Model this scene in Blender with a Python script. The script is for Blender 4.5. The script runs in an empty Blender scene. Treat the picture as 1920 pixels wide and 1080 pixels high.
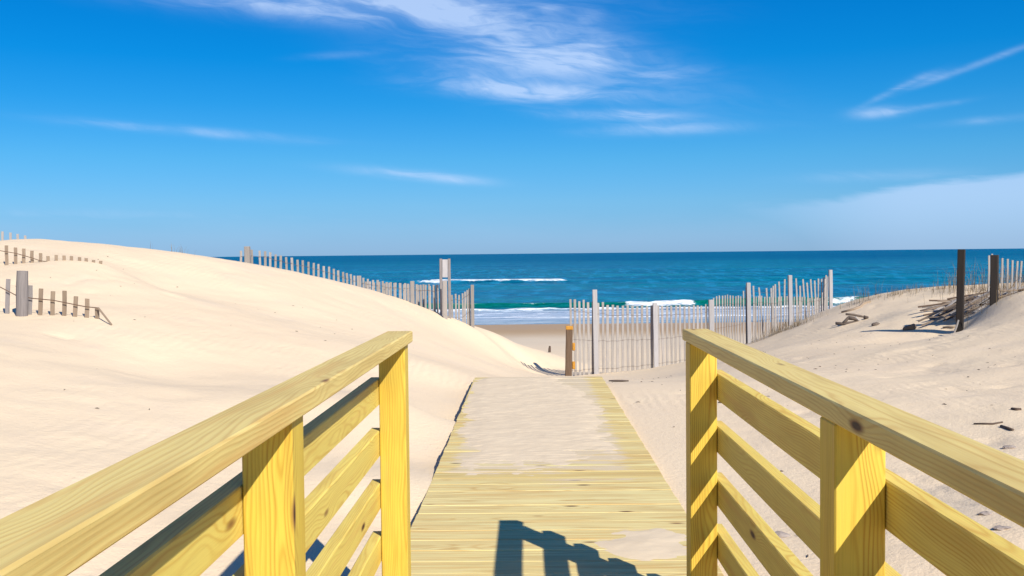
import bpy, math, random
import numpy as np
from mathutils import Matrix, Vector
random.seed(7); rng = np.random.default_rng(7)
C = bpy.context.scene.collection
# ------------------------------------------------------------------ camera, sky, sun, exposure
EYE = 1.2
W, H, F = 1920.0, 1080.0, 1850.0
yaw, pitch, roll = math.atan(28/F), math.atan(64.4/F), math.atan(0.01045)
fw = Vector((-math.sin(yaw)*math.cos(pitch), math.cos(yaw)*math.cos(pitch), -math.sin(pitch)))
r0 = fw.cross(Vector((0, 0, 1))).normalized(); u0 = r0.cross(fw)
rt = r0*math.cos(roll) - u0*math.sin(roll); up = rt.cross(fw)
cam_d = bpy.data.cameras.new('camera'); cam = bpy.data.objects.new('camera', cam_d); C.objects.link(cam)
cam_d.lens = 36*F/W; cam_d.sensor_width = 36; cam_d.clip_start = 0.05; cam_d.clip_end = 60000
M = Matrix((( rt.x, up.x, -fw.x, 0), (rt.y, up.y, -fw.y, 0), (rt.z, up.z, -fw.z, EYE), (0, 0, 0, 1)))
cam.matrix_world = M
bpy.context.scene.camera = cam
def at(px, py, d):
    """the point seen in the photograph at (px, py) that lies d metres out along the boardwalk"""
    v = fw + rt*((px-960)/F) - up*((py-540)/F)
    v = v*(d/v.y)
    return Vector((v.x, v.y, v.z+EYE))

LIGHT = Vector((-0.68, 1.04, -0.95)).normalized()
sun_el = math.asin(-LIGHT.z); sun_rot = math.atan2(-LIGHT.x, -LIGHT.y)
sd = bpy.data.lights.new('sun', 'SUN'); sd.energy = 3.75; sd.angle = math.radians(0.53); sd.color = (1.0, 0.94, 0.83)
so = bpy.data.objects.new('sun', sd); C.objects.link(so)
so.rotation_euler = LIGHT.to_track_quat('-Z', 'Y').to_euler(); so.location = (20, -30, 30)
vs = bpy.context.scene.view_settings
vs.view_transform = 'Standard'; vs.look = 'None'; vs.gamma = 1; vs.exposure = 0.79; vs.use_curve_mapping = False

# ------------------------------------------------------------------ node helpers
class G:
    def __init__(s, nt): s.nt = nt
    def node(s, t, **k):
        n = s.nt.nodes.new(t)
        for a, b in k.items(): setattr(n, a, b)
        return n
    def put(s, sock, v):
        if v is None: return
        if isinstance(v, bpy.types.NodeSocket): s.nt.links.new(v, sock)
        else: sock.default_value = v
    def m(s, op, a, b=None, c=None, clamp=False):
        n = s.node('ShaderNodeMath', operation=op, use_clamp=clamp)
        s.put(n.inputs[0], a); s.put(n.inputs[1], b); s.put(n.inputs[2], c); return n.outputs[0]
    def v(s, op, a, b=None):
        n = s.node('ShaderNodeVectorMath', operation=op); s.put(n.inputs[0], a); s.put(n.inputs[1], b)
        return n.outputs['Value'] if op in ('LENGTH', 'DISTANCE', 'DOT_PRODUCT') else n.outputs[0]
    def noise(s, vec, scale, detail=4, rough=0.5, dist=0.0):
        n = s.node('ShaderNodeTexNoise'); s.put(n.inputs['Vector'], vec); s.put(n.inputs['Scale'], scale)
        n.inputs['Detail'].default_value = detail; n.inputs['Roughness'].default_value = rough; n.inputs['Distortion'].default_value = dist
        return n.outputs['Fac']
    def voro(s, vec, scale, feat='F1'):
        n = s.node('ShaderNodeTexVoronoi', feature=feat); s.put(n.inputs['Vector'], vec); s.put(n.inputs['Scale'], scale)
        return n.outputs['Distance']
    def mix(s, f, a, b):
        n = s.node('ShaderNodeMix', data_type='RGBA'); s.put(n.inputs[0], f)
        s.put(n.inputs[6], (*a, 1) if isinstance(a, tuple) and len(a) == 3 else a)
        s.put(n.inputs[7], (*b, 1) if isinstance(b, tuple) and len(b) == 3 else b); return n.outputs[2]
    def map(s, x, a, b, c=0.0, d=1.0, smooth=True):
        n = s.node('ShaderNodeMapRange', interpolation_type='SMOOTHSTEP' if smooth else 'LINEAR')
        for i, q in enumerate((x, a, b, c, d)): s.put(n.inputs[i], q)
        return n.outputs[0]
    def xyz(s, v):
        n = s.node('ShaderNodeSeparateXYZ'); s.put(n.inputs[0], v); return n.outputs
    def vec(s, x, y, z):
        n = s.node('ShaderNodeCombineXYZ'); s.put(n.inputs[0], x); s.put(n.inputs[1], y); s.put(n.inputs[2], z); return n.outputs[0]
    def attr(s, name):
        return s.node('ShaderNodeAttribute', attribute_name=name)
    def bump(s, h, strength, dist, normal=None):
        n = s.node('ShaderNodeBump'); n.inputs['Strength'].default_value = strength; n.inputs['Distance'].default_value = dist
        s.put(n.inputs['Height'], h)
        if normal: s.put(n.inputs['Normal'], normal)
        return n.outputs[0]
def material(name):
    m = bpy.data.materials.new(name); m.use_nodes = True
    nt = m.node_tree; p = nt.nodes['Principled BSDF']; return m, G(nt), p

# ------------------------------------------------------------------ world: Nishita sky with thin cirrus
world = bpy.data.worlds.new('World'); bpy.context.scene.world = world; world.use_nodes = True
nt = world.node_tree; g = G(nt); bg = nt.nodes['Background']
sky = g.node('ShaderNodeTexSky', sky_type='NISHITA'); sky.sun_disc = False
sky.sun_elevation = sun_el; sky.sun_rotation = sun_rot; sky.altitude = 0; sky.air_density = 1.0; sky.dust_density = 0.25; sky.ozone_density = 3.0
tc = g.node('ShaderNodeTexCoord'); D = tc.outputs['Generated']
dx, dy, dz = g.xyz(D)
az = g.m('ARCTAN2', dx, dy); el = g.m('ARCSINE', dz)
def cloud(px, py, hw, hh, tilt, amp, edge=1.0):
    """an elongated patch of cirrus at the bearing and elevation of the photo's point; hw, hh in pixels"""
    q = at(px, py, 10); q = Vector((q.x, q.y, q.z-EYE)).normalized()
    a0, e0 = math.atan2(q.x, q.y), math.asin(q.z)
    t = math.radians(tilt); ca, sa = math.cos(t), math.sin(t)
    u = g.m('SUBTRACT', az, a0); w = g.m('SUBTRACT', el, e0)
    a = g.m('MULTIPLY', g.m('ADD', g.m('MULTIPLY', u, ca), g.m('MULTIPLY', w, sa)), F/hw)
    b = g.m('MULTIPLY', g.m('SUBTRACT', g.m('MULTIPLY', w, ca), g.m('MULTIPLY', u, sa)), F/hh)
    r2 = g.m('ADD', g.m('POWER', g.m('ABSOLUTE', a), 2.0), g.m('POWER', g.m('ABSOLUTE', b), 2.0))
    return g.m('MULTIPLY', g.m('EXPONENT', g.m('MULTIPLY', r2, -1.0)), amp)
wisps = [(700, 5, 330, 30, -2, .95), (930, 60, 330, 42, -16, .62), (960, 105, 190, 60, -12, .42), (1010, 112, 150, 26, -3, .6), (1060, 62, 80, 18, -6, .5), (560, 12, 200, 20, -2, .6), (1000, 172, 170, 15, -4, 1.15),
         (880, 150, 130, 22, -12, .5), (1150, 216, 110, 10, -3, 1.3), (1235, 142, 75, 9, 4, .6), (1110, 95, 60, 26, 0, .45),
         (1250, 243, 130, 10, 0, .5), (1650, 210, 42, 9, 2, .9), (1735, 201, 60, 5, 6, .7), (1815, 127, 95, 5, 17, .6), (1745, 143, 35, 8, 10, .5), (1700, 158, 40, 5, 22, .4), (1655, 180, 40, 5, 24, .3), (150, 402, 240, 9, 0, .22), (540, 412, 150, 8, -1, .24), (1010, 20, 60, 8, 10, .4), (1100, 38, 30, 14, 20, .35), (1230, 240, 110, 10, 0, .3), (1880, 222, 80, 6, 2, .5),
         (370, 247, 170, 8, -3.2, .62), (240, 238, 80, 7, -4, .3), (770, 327, 110, 9, -5, .7), (860, 338, 60, 7, -5, .5), (640, 103, 70, 6, 5, .2),
         (1640, 330, 130, 9, 0, .35)]
tot = None
for wsp in wisps:
    c = cloud(*wsp); tot = c if tot is None else g.m('ADD', tot, c)
azf = g.map(az, -.35, .5, 1.0, 1.16)
cv = g.vec(g.m('MULTIPLY', az, 1.0), g.m('MULTIPLY', el, 5.0), g.m('MULTIPLY', az, .4))
warp = g.noise(cv, 6.0, 3, .5)
cv2 = g.vec(g.m('ADD', g.m('MULTIPLY', az, 1.25), g.m('MULTIPLY', el, 1.0)), g.m('ADD', g.m('ADD', g.m('MULTIPLY', el, 5.6), g.m('MULTIPLY', az, .5)), g.m('MULTIPLY', warp, .3)), 0.3)
n1 = g.noise(cv2, 6.0, 7, .55, .08); n2 = g.noise(g.v('MULTIPLY', cv2, (1.0, 1.25, 1.0)), 24.0, 7, .62, .0)
tex = g.map(g.m('ADD', g.m('MULTIPLY', n1, .64), g.m('MULTIPLY', n2, .36)), .36, .70)
stray = g.m('MULTIPLY', g.map(n1, .6, .8), .0)
den = g.m('ADD', g.m('MULTIPLY', tot, g.m('ADD', g.m('MULTIPLY', tex, .62), .13)), stray)
# soft bank of haze cloud low on the right
q = at(1920, 318, 10); q2 = at(1400, 385, 10)
def ae(q): 
    v = Vector((q.x, q.y, q.z-EYE)).normalized(); return math.atan2(v.x, v.y), math.asin(v.z)
(a1, e1), (a2, e2) = ae(q), ae(q2)
sl = (e1-e2)/(a1-a2)
top = g.m('ADD', g.m('ADD', g.m('MULTIPLY', g.m('SUBTRACT', az, a2), sl), e2), g.m('MULTIPLY', g.m('SUBTRACT', n1, .5), .035))
bank = g.m('MULTIPLY', g.map(g.m('SUBTRACT', top, el), -.002, .009), g.map(az, a2-.05, a2+.16))
bank = g.m('MULTIPLY', bank, g.map(el, .0, .06, .40, .56))
band = g.m('MULTIPLY', g.map(g.m('ADD', el, g.m('MULTIPLY', warp, .02)), .062, .015), .22)
den = g.m('MAXIMUM', den, g.m('MAXIMUM', bank, band)); den = g.m('MINIMUM', den, .72)
ramp = g.node('ShaderNodeValToRGB'); g.put(ramp.inputs[0], g.map(el, -.1, .9, 0, 1, False)); cr_ = ramp.color_ramp
stops = [(-.1, (.19, .42, .86)), (.008, (.18, .385, .80)), (.05, (.215, .455, .78)), (.0945, (.145, .47, .76)), (.148, (.05, .44, .77)), (.19, (.010, .42, .78)), (.246, (.002, .40, .79)), (.45, (.05, .42, .85)), (.9, (.12, .48, .9))]
while len(cr_.elements) < len(stops): cr_.elements.new(.5)
for e_, (x_, c_) in zip(cr_.elements, stops): e_.position = (x_+.1); e_.color = (*c_, 1)
mul = g.node('ShaderNodeMix', data_type='RGBA', blend_type='MULTIPLY'); mul.inputs[0].default_value = 1; g.put(mul.inputs[6], sky.outputs[0]); g.put(mul.inputs[7], ramp.outputs[0])
col = g.mix(den, g.v('MULTIPLY', mul.outputs[2], g.vec(azf, azf, azf)), (4.3, 5.5, 7.6))
g.put(bg.inputs['Color'], col); bg.inputs['Strength'].default_value = 0.08

# ------------------------------------------------------------------ mesh helpers
def link(name, me, mat, parent=None, smooth=False):
    o = bpy.data.objects.new(name, me); C.objects.link(o)
    if mat: me.materials.append(mat)
    if parent is not None: o.parent = parent
    if smooth: me.polygons.foreach_set('use_smooth', [True]*len(me.polygons))
    return o
def empty(name, loc=(0, 0, 0)):
    o = bpy.data.objects.new(name, None); C.objects.link(o); o.location = loc; o.empty_display_size = .1; return o
def tag(o, label=None, cat=None, group=None, kind=None):
    if label: o['label'] = label
    if cat: o['category'] = cat
    if group: o['group'] = group
    if kind: o['kind'] = kind
    return o
class MB:
    """collects boards and tubes; keeps for each vertex the grain coordinates of its board"""
    def __init__(s): s.V = []; s.Fc = []; s.Gr = []; s.T = []
    def board(s, a, b, w, t, side=None, tint=None, bev=.002, wobble=0.0, seg=1, taper=1.0, ends=True):
        a, b = Vector(a), Vector(b); ax = (b-a); L = ax.length; ax.normalize()
        if side is None: side = Vector((1, 0, 0))
        side = Vector(side); side = (side - ax*side.dot(ax)).normalized(); nrm = ax.cross(side)
        tint = random.random() if tint is None else tint
        off = (random.uniform(-50, 50), random.choice((-1, 1))*random.uniform(.015, .06), random.choice((-1, 1))*random.uniform(.02, .07))
        bw, bt = w/2, t/2; bv = min(bev, bw*.4, bt*.4)
        prof = [(-bw+bv, -bt), (bw-bv, -bt), (bw, -bt+bv), (bw, bt-bv), (bw-bv, bt), (-bw+bv, bt), (-bw, bt-bv), (-bw, -bt+bv)]
        n0 = len(s.V); rings = []
        stations = [(0, .0, 1-bv/bw*.8), (bv, .0, 1)] + [(L*k/seg, 1, 1) for k in range(1, seg)] + [(L-bv, 0, 1), (L, 0, 1-bv/bw*.8)]
        for (z, wb, sc) in stations:
            k = z/L; f = 1+(taper-1)*k
            d = side*random.uniform(-wobble, wobble)*wb + nrm*random.uniform(-wobble, wobble)*wb
            for (x, y) in prof:
                p = a + ax*z + side*(x*f*sc) + nrm*(y*f*sc) + d
                s.V.append(p); s.Gr.append((z+off[0], x+off[1], y+off[2])); s.T.append(tint)
        m = len(stations)
        for i in range(m-1):
            for j in range(8):
                q = n0+i*8
                s.Fc.append((q+j, q+(j+1) % 8, q+8+(j+1) % 8, q+8+j))
        s.Fc.append(tuple(n0+j for j in reversed(range(8)))); s.Fc.append(tuple(n0+(m-1)*8+j for j in range(8)))
    def tube(s, pts, rad, n=6, tint=None):
        pts = [Vector(p) for p in pts]; tint = random.random() if tint is None else tint
        rs = rad if isinstance(rad, (list, tuple)) else [rad]*len(pts)
        n0 = len(s.V); off = random.uniform(-50, 50); z = 0
        for i, p in enumerate(pts):
            t = (pts[min(i+1, len(pts)-1)]-pts[max(i-1, 0)]).normalized()
            u = t.cross(Vector((0.12, .1, 1))); u = u.normalized() if u.length > 1e-4 else Vector((1, 0, 0)); w = t.cross(u)
            if i: z += (p-pts[i-1]).length
            for j in range(n):
                a = 2*math.pi*j/n; s.V.append(p+(u*math.cos(a)+w*math.sin(a))*rs[i]); s.Gr.append((z+off, math.cos(a)*rs[i]+.01, math.sin(a)*rs[i]+.03)); s.T.append(tint)
        for i in range(len(pts)-1):
            for j in range(n):
                q = n0+i*n; s.Fc.append((q+j, q+(j+1) % n, q+n+(j+1) % n, q+n+j))
        s.Fc.append(tuple(n0+j for j in reversed(range(n)))); s.Fc.append(tuple(n0+(len(pts)-1)*n+j for j in range(n)))
    def build(s, name, mat, parent=None, smooth=False):
        me = bpy.data.meshes.new(name); me.from_pydata([tuple(v) for v in s.V], [], s.Fc)
        a = me.attributes.new('grain', 'FLOAT_VECTOR', 'POINT'); a.data.foreach_set('vector', np.array(s.Gr, dtype=np.float32).ravel())
        a = me.attributes.new('tint', 'FLOAT', 'POINT'); a.data.foreach_set('value', np.array(s.T, dtype=np.float32))
        return link(name, me, mat, parent, smooth)
def grid_mesh(name, xs, ys, Z, mat, attrs={}, parent=None):
    nx, ny = len(xs), len(ys); X, Y = np.meshgrid(xs, ys)
    co = np.stack([X, Y, Z], -1).reshape(-1, 3).astype(np.float32)
    me = bpy.data.meshes.new(name); me.vertices.add(nx*ny); me.vertices.foreach_set('co', co.ravel())
    i = np.arange(ny-1)[:, None]*nx + np.arange(nx-1)[None, :]; i = i.ravel()
    q = np.stack([i, i+1, i+nx+1, i+nx], -1).astype(np.int32)
    me.loops.add(q.size); me.loops.foreach_set('vertex_index', q.ravel())
    me.polygons.add(len(q)); me.polygons.foreach_set('loop_start', np.arange(0, q.size, 4, dtype=np.int32))
    me.polygons.foreach_set('use_smooth', np.ones(len(q), dtype=bool))
    me.update(calc_edges=True)
    for k, v in attrs.items():
        a = me.attributes.new(k, 'FLOAT', 'POINT'); a.data.foreach_set('value', v.astype(np.float32).ravel())
    return link(name, me, mat, parent)
_tab = np.random.default_rng(3).random((256, 256))
def vnoise(x, y):
    x = np.asarray(x, float); y = np.asarray(y, float)
    xi = np.floor(x).astype(int); yi = np.floor(y).astype(int); fx = x-xi; fy = y-yi
    fx = fx*fx*fx*(fx*(fx*6-15)+10); fy = fy*fy*fy*(fy*(fy*6-15)+10)
    t = lambda a, b: _tab[a % 256, b % 256]
    return (t(xi, yi)*(1-fx)+t(xi+1, yi)*fx)*(1-fy) + (t(xi, yi+1)*(1-fx)+t(xi+1, yi+1)*fx)*fy - .5
def fbm(x, y, o=4, gain=.5):
    s = 0; a = 1; c, sn = .8, .6
    for k in range(o):
        s = s+a*vnoise(x+17.3*k, y+9.1*k); x, y = 2.03*(c*x-sn*y), 2.03*(sn*x+c*y); a *= gain
    return s
def sstep(x, a, b):
    t = np.clip((x-a)/(b-a), 0, 1); return t*t*(3-2*t)
def spaced(lo, a, b, hi, st, grow=1.12):
    mid = list(np.arange(a, b+1e-6, st)); L = []; s = st; x = a
    while x > lo: s *= grow; x -= s; L.append(x)
    R = []; s = st; x = mid[-1]
    while x < hi: s *= grow; x += s; R.append(x)
    return np.array(L[::-1]+mid+R)

# ------------------------------------------------------------------ ground: dunes and beach as one sheet
SEA = -2.8
ctl = []
def P(px, py, d): v = at(px, py, d); ctl.append((v.x, v.y, v.z))
def Wd(x, y, z): ctl.append((x, y, z+EYE))
crest = [(-300, 452, 13.4), (0, 450, 13.6), (60, 448, 13.8), (130, 452, 14.1), (200, 458, 14.5), (300, 470, 15), (400, 484, 15.6), (450, 491, 16), (500, 500, 16.3), (560, 511, 16.7), (620, 524, 17.1),
         (680, 540, 17.5), (740, 560, 17.9), (800, 584, 18.2), (860, 608, 18.4), (900, 622, 18.8), (950, 639, 20.2), (1000, 654, 21.6), (1050, 668, 21.8)]
for c in crest: P(*c)
P(1040, 710, 18.6); P(1015, 707, 18.8); P(1000, 695, 19.3); P(1030, 702, 19.2); P(1050, 690, 20.5)
for (px, py, d) in crest[1:-4:2]:                       # lee side of the left dune
    v = at(px, py, d); ctl.append((v.x+.1, v.y+1.6, v.z-.22)); ctl.append((v.x+.3, v.y+4.2, v.z-1.0))
for p in [(700, 900, 5.0), (600, 1000, 4.2), (300, 1000, 3.8), (0, 1060, 3.2), (0, 900, 4.0), (300, 850, 5), (0, 750, 5.5), (300, 700, 7.5), (600, 750, 6.8),
          (750, 750, 7.3), (0, 650, 7), (0, 592, 8.6), (100, 593, 8.75), (200, 594, 8.9), (400, 620, 9.4), (600, 640, 10), (800, 680, 10), (10, 497, 11.1), (190, 491, 11.5),
          (100, 540, 10), (300, 540, 12), (500, 560, 13), (650, 590, 13.5), (800, 640, 13.5), (900, 680, 13), (960, 688, 17.4), (985, 685, 19.8), (1068, 708, 18.3), (870, 655, 15.5), (900, 672, 15.5),
          (1600, 750, 7.5), (1500, 700, 9.5), (1400, 668, 15), (1450, 655, 13.5), (1600, 650, 12), (1700, 640, 11.5), (1802, 622, 12.7), (1745, 619, 13.1), (1695, 618, 13.5), (1625, 621, 13.9), (1750, 700, 9), (1900, 700, 8),
          (1900, 800, 6), (1900, 1000, 3.8), (1863, 567, 12.6), (1920, 548, 12.4), (1920, 620, 10.3), (1700, 548, 17), (1780, 542, 16.5), (1860, 541, 16), (1620, 566, 19.3),
          (1650, 600, 15), (1720, 580, 14.5), (1800, 575, 14.7), (1850, 585, 14.0), (1557, 590, 22.6), (1481, 617, 21.2), (1403, 650, 20.0), (1333, 671, 19.2), (1228, 688, 18.8), (1115, 702, 18.5)]:
    P(*p)
for y in (-1.5, 1.5, 3, 4.5, 6, 7.5, 9.2):
    for x in (-.66, -.1, .8): Wd(x, y, -1.268 if x < .5 else -1.234)
    if y < 9: Wd(1.5, y, -1.21)
for x in (.6, 1.1, 1.7):
    for y_, z_ in ((10.3, -1.36), (11.5, -1.49), (13, -1.69), (14.5, -1.87), (16, -2.03), (17.3, -2.16)): Wd(x, y_, z_+(.012 if x > 1.5 else 0))
Wd(.8, 18.4, -2.30); Wd(.6, 20, -2.38); Wd(1.9, 22, -2.62); Wd(-.2, 10.3, -1.36); Wd(-.1, 12, -1.54); Wd(.1, 14, -1.78); Wd(4, 23.5, -2.66); Wd(6, 24, -2.4)
for x in (-14, -8, -3, 2, 7, 13, 20): Wd(x, 27.5, -3.05); Wd(x, 33, -3.33)
Wd(7, 20.2, -1.45); Wd(8.3, 20, -1.3); Wd(9, 24, -2.3); Wd(10, 19, -1.0)
Wd(9, 8, -.6); Wd(11, 13, -.35); Wd(16, 12, -.2); Wd(15, 4, -.5); Wd(5, 2, -1.1); Wd(4, -2, -1.15); Wd(12, -3, -.8); Wd(-4, -3, -.9); Wd(-6, 2, -.65); Wd(-8, 6, -.45)
Wd(-11, 11, .2); Wd(-14, 14, .3); Wd(-14, 4, -.2); Wd(-16, 20, -.9); Wd(18, 20, -1.0); Wd(-13, -4, -.4); Wd(0, -4, -1.25)
ctl = np.array(ctl)
def kern(r2): return np.where(r2 > 1e-9, .5*r2*np.log(r2+1e-12), 0)
n = len(ctl); d2 = ((ctl[:, None, :2]-ctl[None, :, :2])**2).sum(-1)
A = np.zeros((n+3, n+3)); A[:n, :n] = kern(d2)+np.eye(n)*.01; A[:n, n] = 1; A[:n, n+1:] = ctl[:, :2]; A[n:, :n] = A[:n, n:].T
wts = np.linalg.solve(A, np.concatenate([ctl[:, 2], np.zeros(3)]))
def rbf(x, y):
    s = wts[n]+wts[n+1]*x+wts[n+2]*y
    for i in range(n): s = s+wts[i]*kern((x-ctl[i, 0])**2+(y-ctl[i, 1])**2)
    return s
beach_y = np.array([-60, 15, 20, 27, 35, 45, 55.5, 62, 80, 200, 30000]); beach_z = np.array([-.2, -.3, -1.4, -1.83, -2.2, -2.55, -2.8, -2.93, -3.7, -9, -40.])
def ground(x, y, fine=True):
    x = np.asarray(x, float); y = np.asarray(y, float)
    xc, yc = np.clip(x, -17, 20), np.clip(y, -4, 33)
    z1 = rbf(xc, yc); z2 = np.interp(y, beach_y, beach_z)
    out = np.maximum(sstep(y, 24, 33), np.maximum(sstep(-x, 12, 19), sstep(x, 14, 22))); out = np.maximum(out, sstep(-y, 1, 5))
    z2 = z2 + fbm(x*.09, y*.09, 3)*1.2*sstep(-y, -26, -14)
    z = z1*(1-out)+z2*out
    away = sstep(np.abs(x-.1), .72, 1.6) ; away = np.maximum(away, sstep(y, 9.6, 11))*sstep(-y, -60, -40)
    away = away*(1-.75*sstep(-np.abs(x-.2), -2.6, -1.8)*sstep(y, 9, 11)*sstep(-y, -19.5, -18))
    z = z + away*(.035*fbm(x*.8, y*.8, 2)+.012*fbm(x*3, y*3, 2)*sstep(-y, -30, -20))
    if fine:
        m = sstep(fbm(x*.35+5, y*.35+2, 2), -.15, .35)*away*sstep(-y, -24, -19)
        z = z + m*.010*np.minimum(fbm(x*3.6+3, y*3.6, 2)+.1, .12)
        z = z + away*.0035*fbm(x*9, y*9, 2)*sstep(-y, -20, -12)
        # footprints trodden into the dry sand
        fp = vnoise(x*3.1+40, y*2.4+11)+.6*vnoise(x*6.7, y*5.9)
        z = z - .015*sstep(fp, .36, .52)*away*sstep(-y, -24, -19)*sstep(vnoise(x*.4+9, y*.4+3), -.18, .12)
    return z
gz = lambda x, y: float(ground(np.array([x]), np.array([y]))[0])

m_sand, g, p = material('dry_and_wet_sand')
geo = g.node('ShaderNodeNewGeometry'); pos = geo.outputs['Position']; X, Y, Z = g.xyz(pos)
big = g.noise(pos, .5, 4, .55); med = g.noise(pos, 2.4, 5, .6); fine_n = g.noise(pos, 90, 3, .6); grain_n = g.noise(pos, 420, 2, .6)
base = g.mix(g.map(big, .32, .68), (.69, .54, .37), (.72, .57, .39))
base = g.mix(g.m('MULTIPLY', g.map(med, .52, .75), .5), base, (.75, .60, .40))
base = g.mix(g.m('MULTIPLY', g.map(g.noise(pos, 1.1, 5, .6), .5, .72), .45), base, (.63, .51, .38))
base = g.mix(g.m('MULTIPLY', g.map(fine_n, .62, .8), .3), base, (.40, .31, .22))
ew = g.m('ADD', Y, g.m('MULTIPLY', g.m('SUBTRACT', g.noise(g.vec(X, 0.0, 0.0), .12, 3), .5), 5.0))
wet = g.map(ew, 40.5, 49); damp = g.map(ew, 31, 41)
base = g.mix(g.m('MULTIPLY', damp, .4), base, (.46, .40, .32))
base = g.mix(wet, base, (.40, .27, .15))
g.put(p.inputs['Base Color'], base); g.put(p.inputs['Roughness'], g.map(ew, 46, 52, .92, .6))
p.inputs['Specular IOR Level'].default_value = .25
rip_v = g.vec(g.m('MULTIPLY', X, 1.0), g.m('MULTIPLY', Y, .35), 0.0)
wv = g.node('ShaderNodeTexWave'); g.put(wv.inputs['Vector'], pos); wv.inputs['Scale'].default_value = 3.6; wv.inputs['Distortion'].default_value = 5; wv.inputs['Detail'].default_value = 3; wv.inputs['Detail Scale'].default_value = 1.2
rip = g.m('MULTIPLY', wv.outputs['Fac'], g.m('MULTIPLY', g.map(g.noise(pos, .7, 3), .5, .66), .32))
hgt = g.m('ADD', g.m('ADD', rip, g.m('MULTIPLY', g.noise(pos, 26, 5, .65), .9)), g.m('MULTIPLY', fine_n, .35))
g.put(p.inputs['Normal'], g.bump(hgt, .6, .012))
xs = spaced(-9000, -6.6, 8.6, 9000, .05, 1.14); ys = spaced(-60, 2.2, 19.5, 150, .05, 1.09)
GX, GY = np.meshgrid(xs, ys)
GZ = ground(GX, GY)
sand = grid_mesh('sand_dunes', xs, ys, GZ, m_sand); tag(sand, kind='structure')

# ------------------------------------------------------------------ sea
xs = spaced(-25000, -66, 84, 25000, .45, 1.16); ys = spaced(54.0, 54.2, 150, 30000, .2, 1.05)
SX, SY = np.meshgrid(xs, ys)
wob = 1.2*vnoise(SX*.07, SX*0+3)+.5*vnoise(SX*.25, SX*0+8)
near = sstep(-SY, -900, -150)
z = near*.16*(1-np.exp(-np.maximum(SY-78, 0)/30.))*(1-np.abs(np.sin((SY+6*fbm(SX*.02, SY*.01, 2)*2+wob)*math.pi/19)))**1.5*2*(.6+.8*(vnoise(SX*.03+8, SY*.05)+.5))
z = z + .05*fbm(SX*.35, SY*.8, 3)*near*sstep(SY, 62, 80)
z = z + .018*fbm(SX*1.3, SY*2.6, 2)*sstep(-SY, -130, -90)*sstep(SY, 58, 75)
yb = 74.2+wob*.8
amp = .50*(.8+.6*vnoise(SX*.11+2, SX*0+1))
t = SY-yb
prof = np.where(t < 0, np.exp(-(t/.62)**2), np.exp(-(t/2.6)**2)); z = z+amp*prof
t2 = SY-(134.5+wob*1.2); ex = sstep(SX, -17.5, -12)*sstep(-SX, -6.4, -4.2)
prof2 = np.where(t2 < 0, np.exp(-(t2/.9)**2), np.exp(-(t2/4.)**2)); z = z+.42*prof2*(.35+.65*ex)
t3 = SY-(69.2+wob*.6); z = z+.13*np.exp(-(t3/.6)**2)*(1+vnoise(SX*1.2, SY*1.2))
t4 = SY-(61.3+wob*1.2); z = z+.03*np.exp(-(t4/.35)**2)
nz = fbm(SX*.9, SY*1.6, 4)
foam = np.zeros_like(z)
foam = np.maximum(foam, 1.0*np.exp(-(t3/(.6+.5*vnoise(SX*.5, SX*0+5)))**2)+.5*nz*(np.abs(t3) < 1.6))
foam = np.maximum(foam, 1.0*np.exp(-(t4/(.34+.3*vnoise(SX*.4, SX*0+15)))**2))
inz = sstep(SY-wob, 60.8, 62)*sstep(-(SY-wob), -70.5, -69.2); foam = np.maximum(foam, inz*(.30+.35*nz))
cr = sstep(SX, 6.9, 7.8)*sstep(-SX, -12.9, -12.0); cr = np.maximum(cr, sstep(SX, 21, 23)*.62*(.6+vnoise(SX*.3, SX*0+2)))
cr = np.maximum(cr, sstep(-SX, 30, 31)*sstep(SX, -48, -46)*.9)
foam = np.maximum(foam, cr*(.92*np.exp(-((t+.45+.5*vnoise(SX*.8, SX*0+61))/(.9+.5*vnoise(SX*.9, SX*0+71)))**2)+.35*nz))
z = z + cr*np.exp(-((t+.5)/.8)**2)*.12*(1+2*nz)
foam = np.maximum(foam, ex*(.98*np.exp(-((t2+.35+.8*vnoise(SX*.3, SX*0+51))/(.55+.6*vnoise(SX*.6, SX*0+41)))**2)))
lip = .42*np.exp(-(t/.3)**2)*(.4+1.6*vnoise(SX*.5, SX*0+33)); foam = np.maximum(foam, lip)
face = np.where(t < 0, np.exp(-(t/2.2)**2), np.exp(-(t/1.4)**2))
z = z*sstep(SY, 54.4, 58)
sh = sstep(-(SY-wob*1.5), -71.2, -66)
m_sea, g, p = material('sea_water')
geo = g.node('ShaderNodeNewGeometry'); pos = geo.outputs['Position']; X, Y, Z = g.xyz(pos)
fo = g.attr('foam').outputs['Fac']; fa = g.attr('face').outputs['Fac']; sh_ = g.attr('shallow').outputs['Fac']
str_v = g.vec(g.m('MULTIPLY', X, .16), Y, 0.0)
near_g = g.noise(g.vec(g.m('MULTIPLY', X, .6), g.m('MULTIPLY', Y, 1.5), 0.0), 1.0, 5, .65)
bands = g.noise(g.vec(g.m('MULTIPLY', X, .007), g.m('MULTIPLY', Y, .055), 0.0), 1.0, 4, .6)
far = g.map(Y, 80, 700)
deep = g.mix(far, (.001, .115, .215), (.001, .07, .20))
deep = g.mix(g.m('MULTIPLY', g.map(bands, .42, .66), .7), deep, (.002, .19, .24))
deep = g.mix(g.m('MULTIPLY', g.map(g.noise(str_v, .25, 5, .65), .5, .72), .55), deep, (.004, .20, .36))
deep = g.mix(g.m('MULTIPLY', g.map(g.noise(str_v, 1.1, 5, .7), .50, .72), g.map(Y, 70, 260, .7, .25)), deep, (.018, .25, .40))
chop = g.noise(g.vec(g.m('MULTIPLY', X, .45), g.m('MULTIPLY', Y, .13), 0.0), 1.0, 5, .65)
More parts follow.
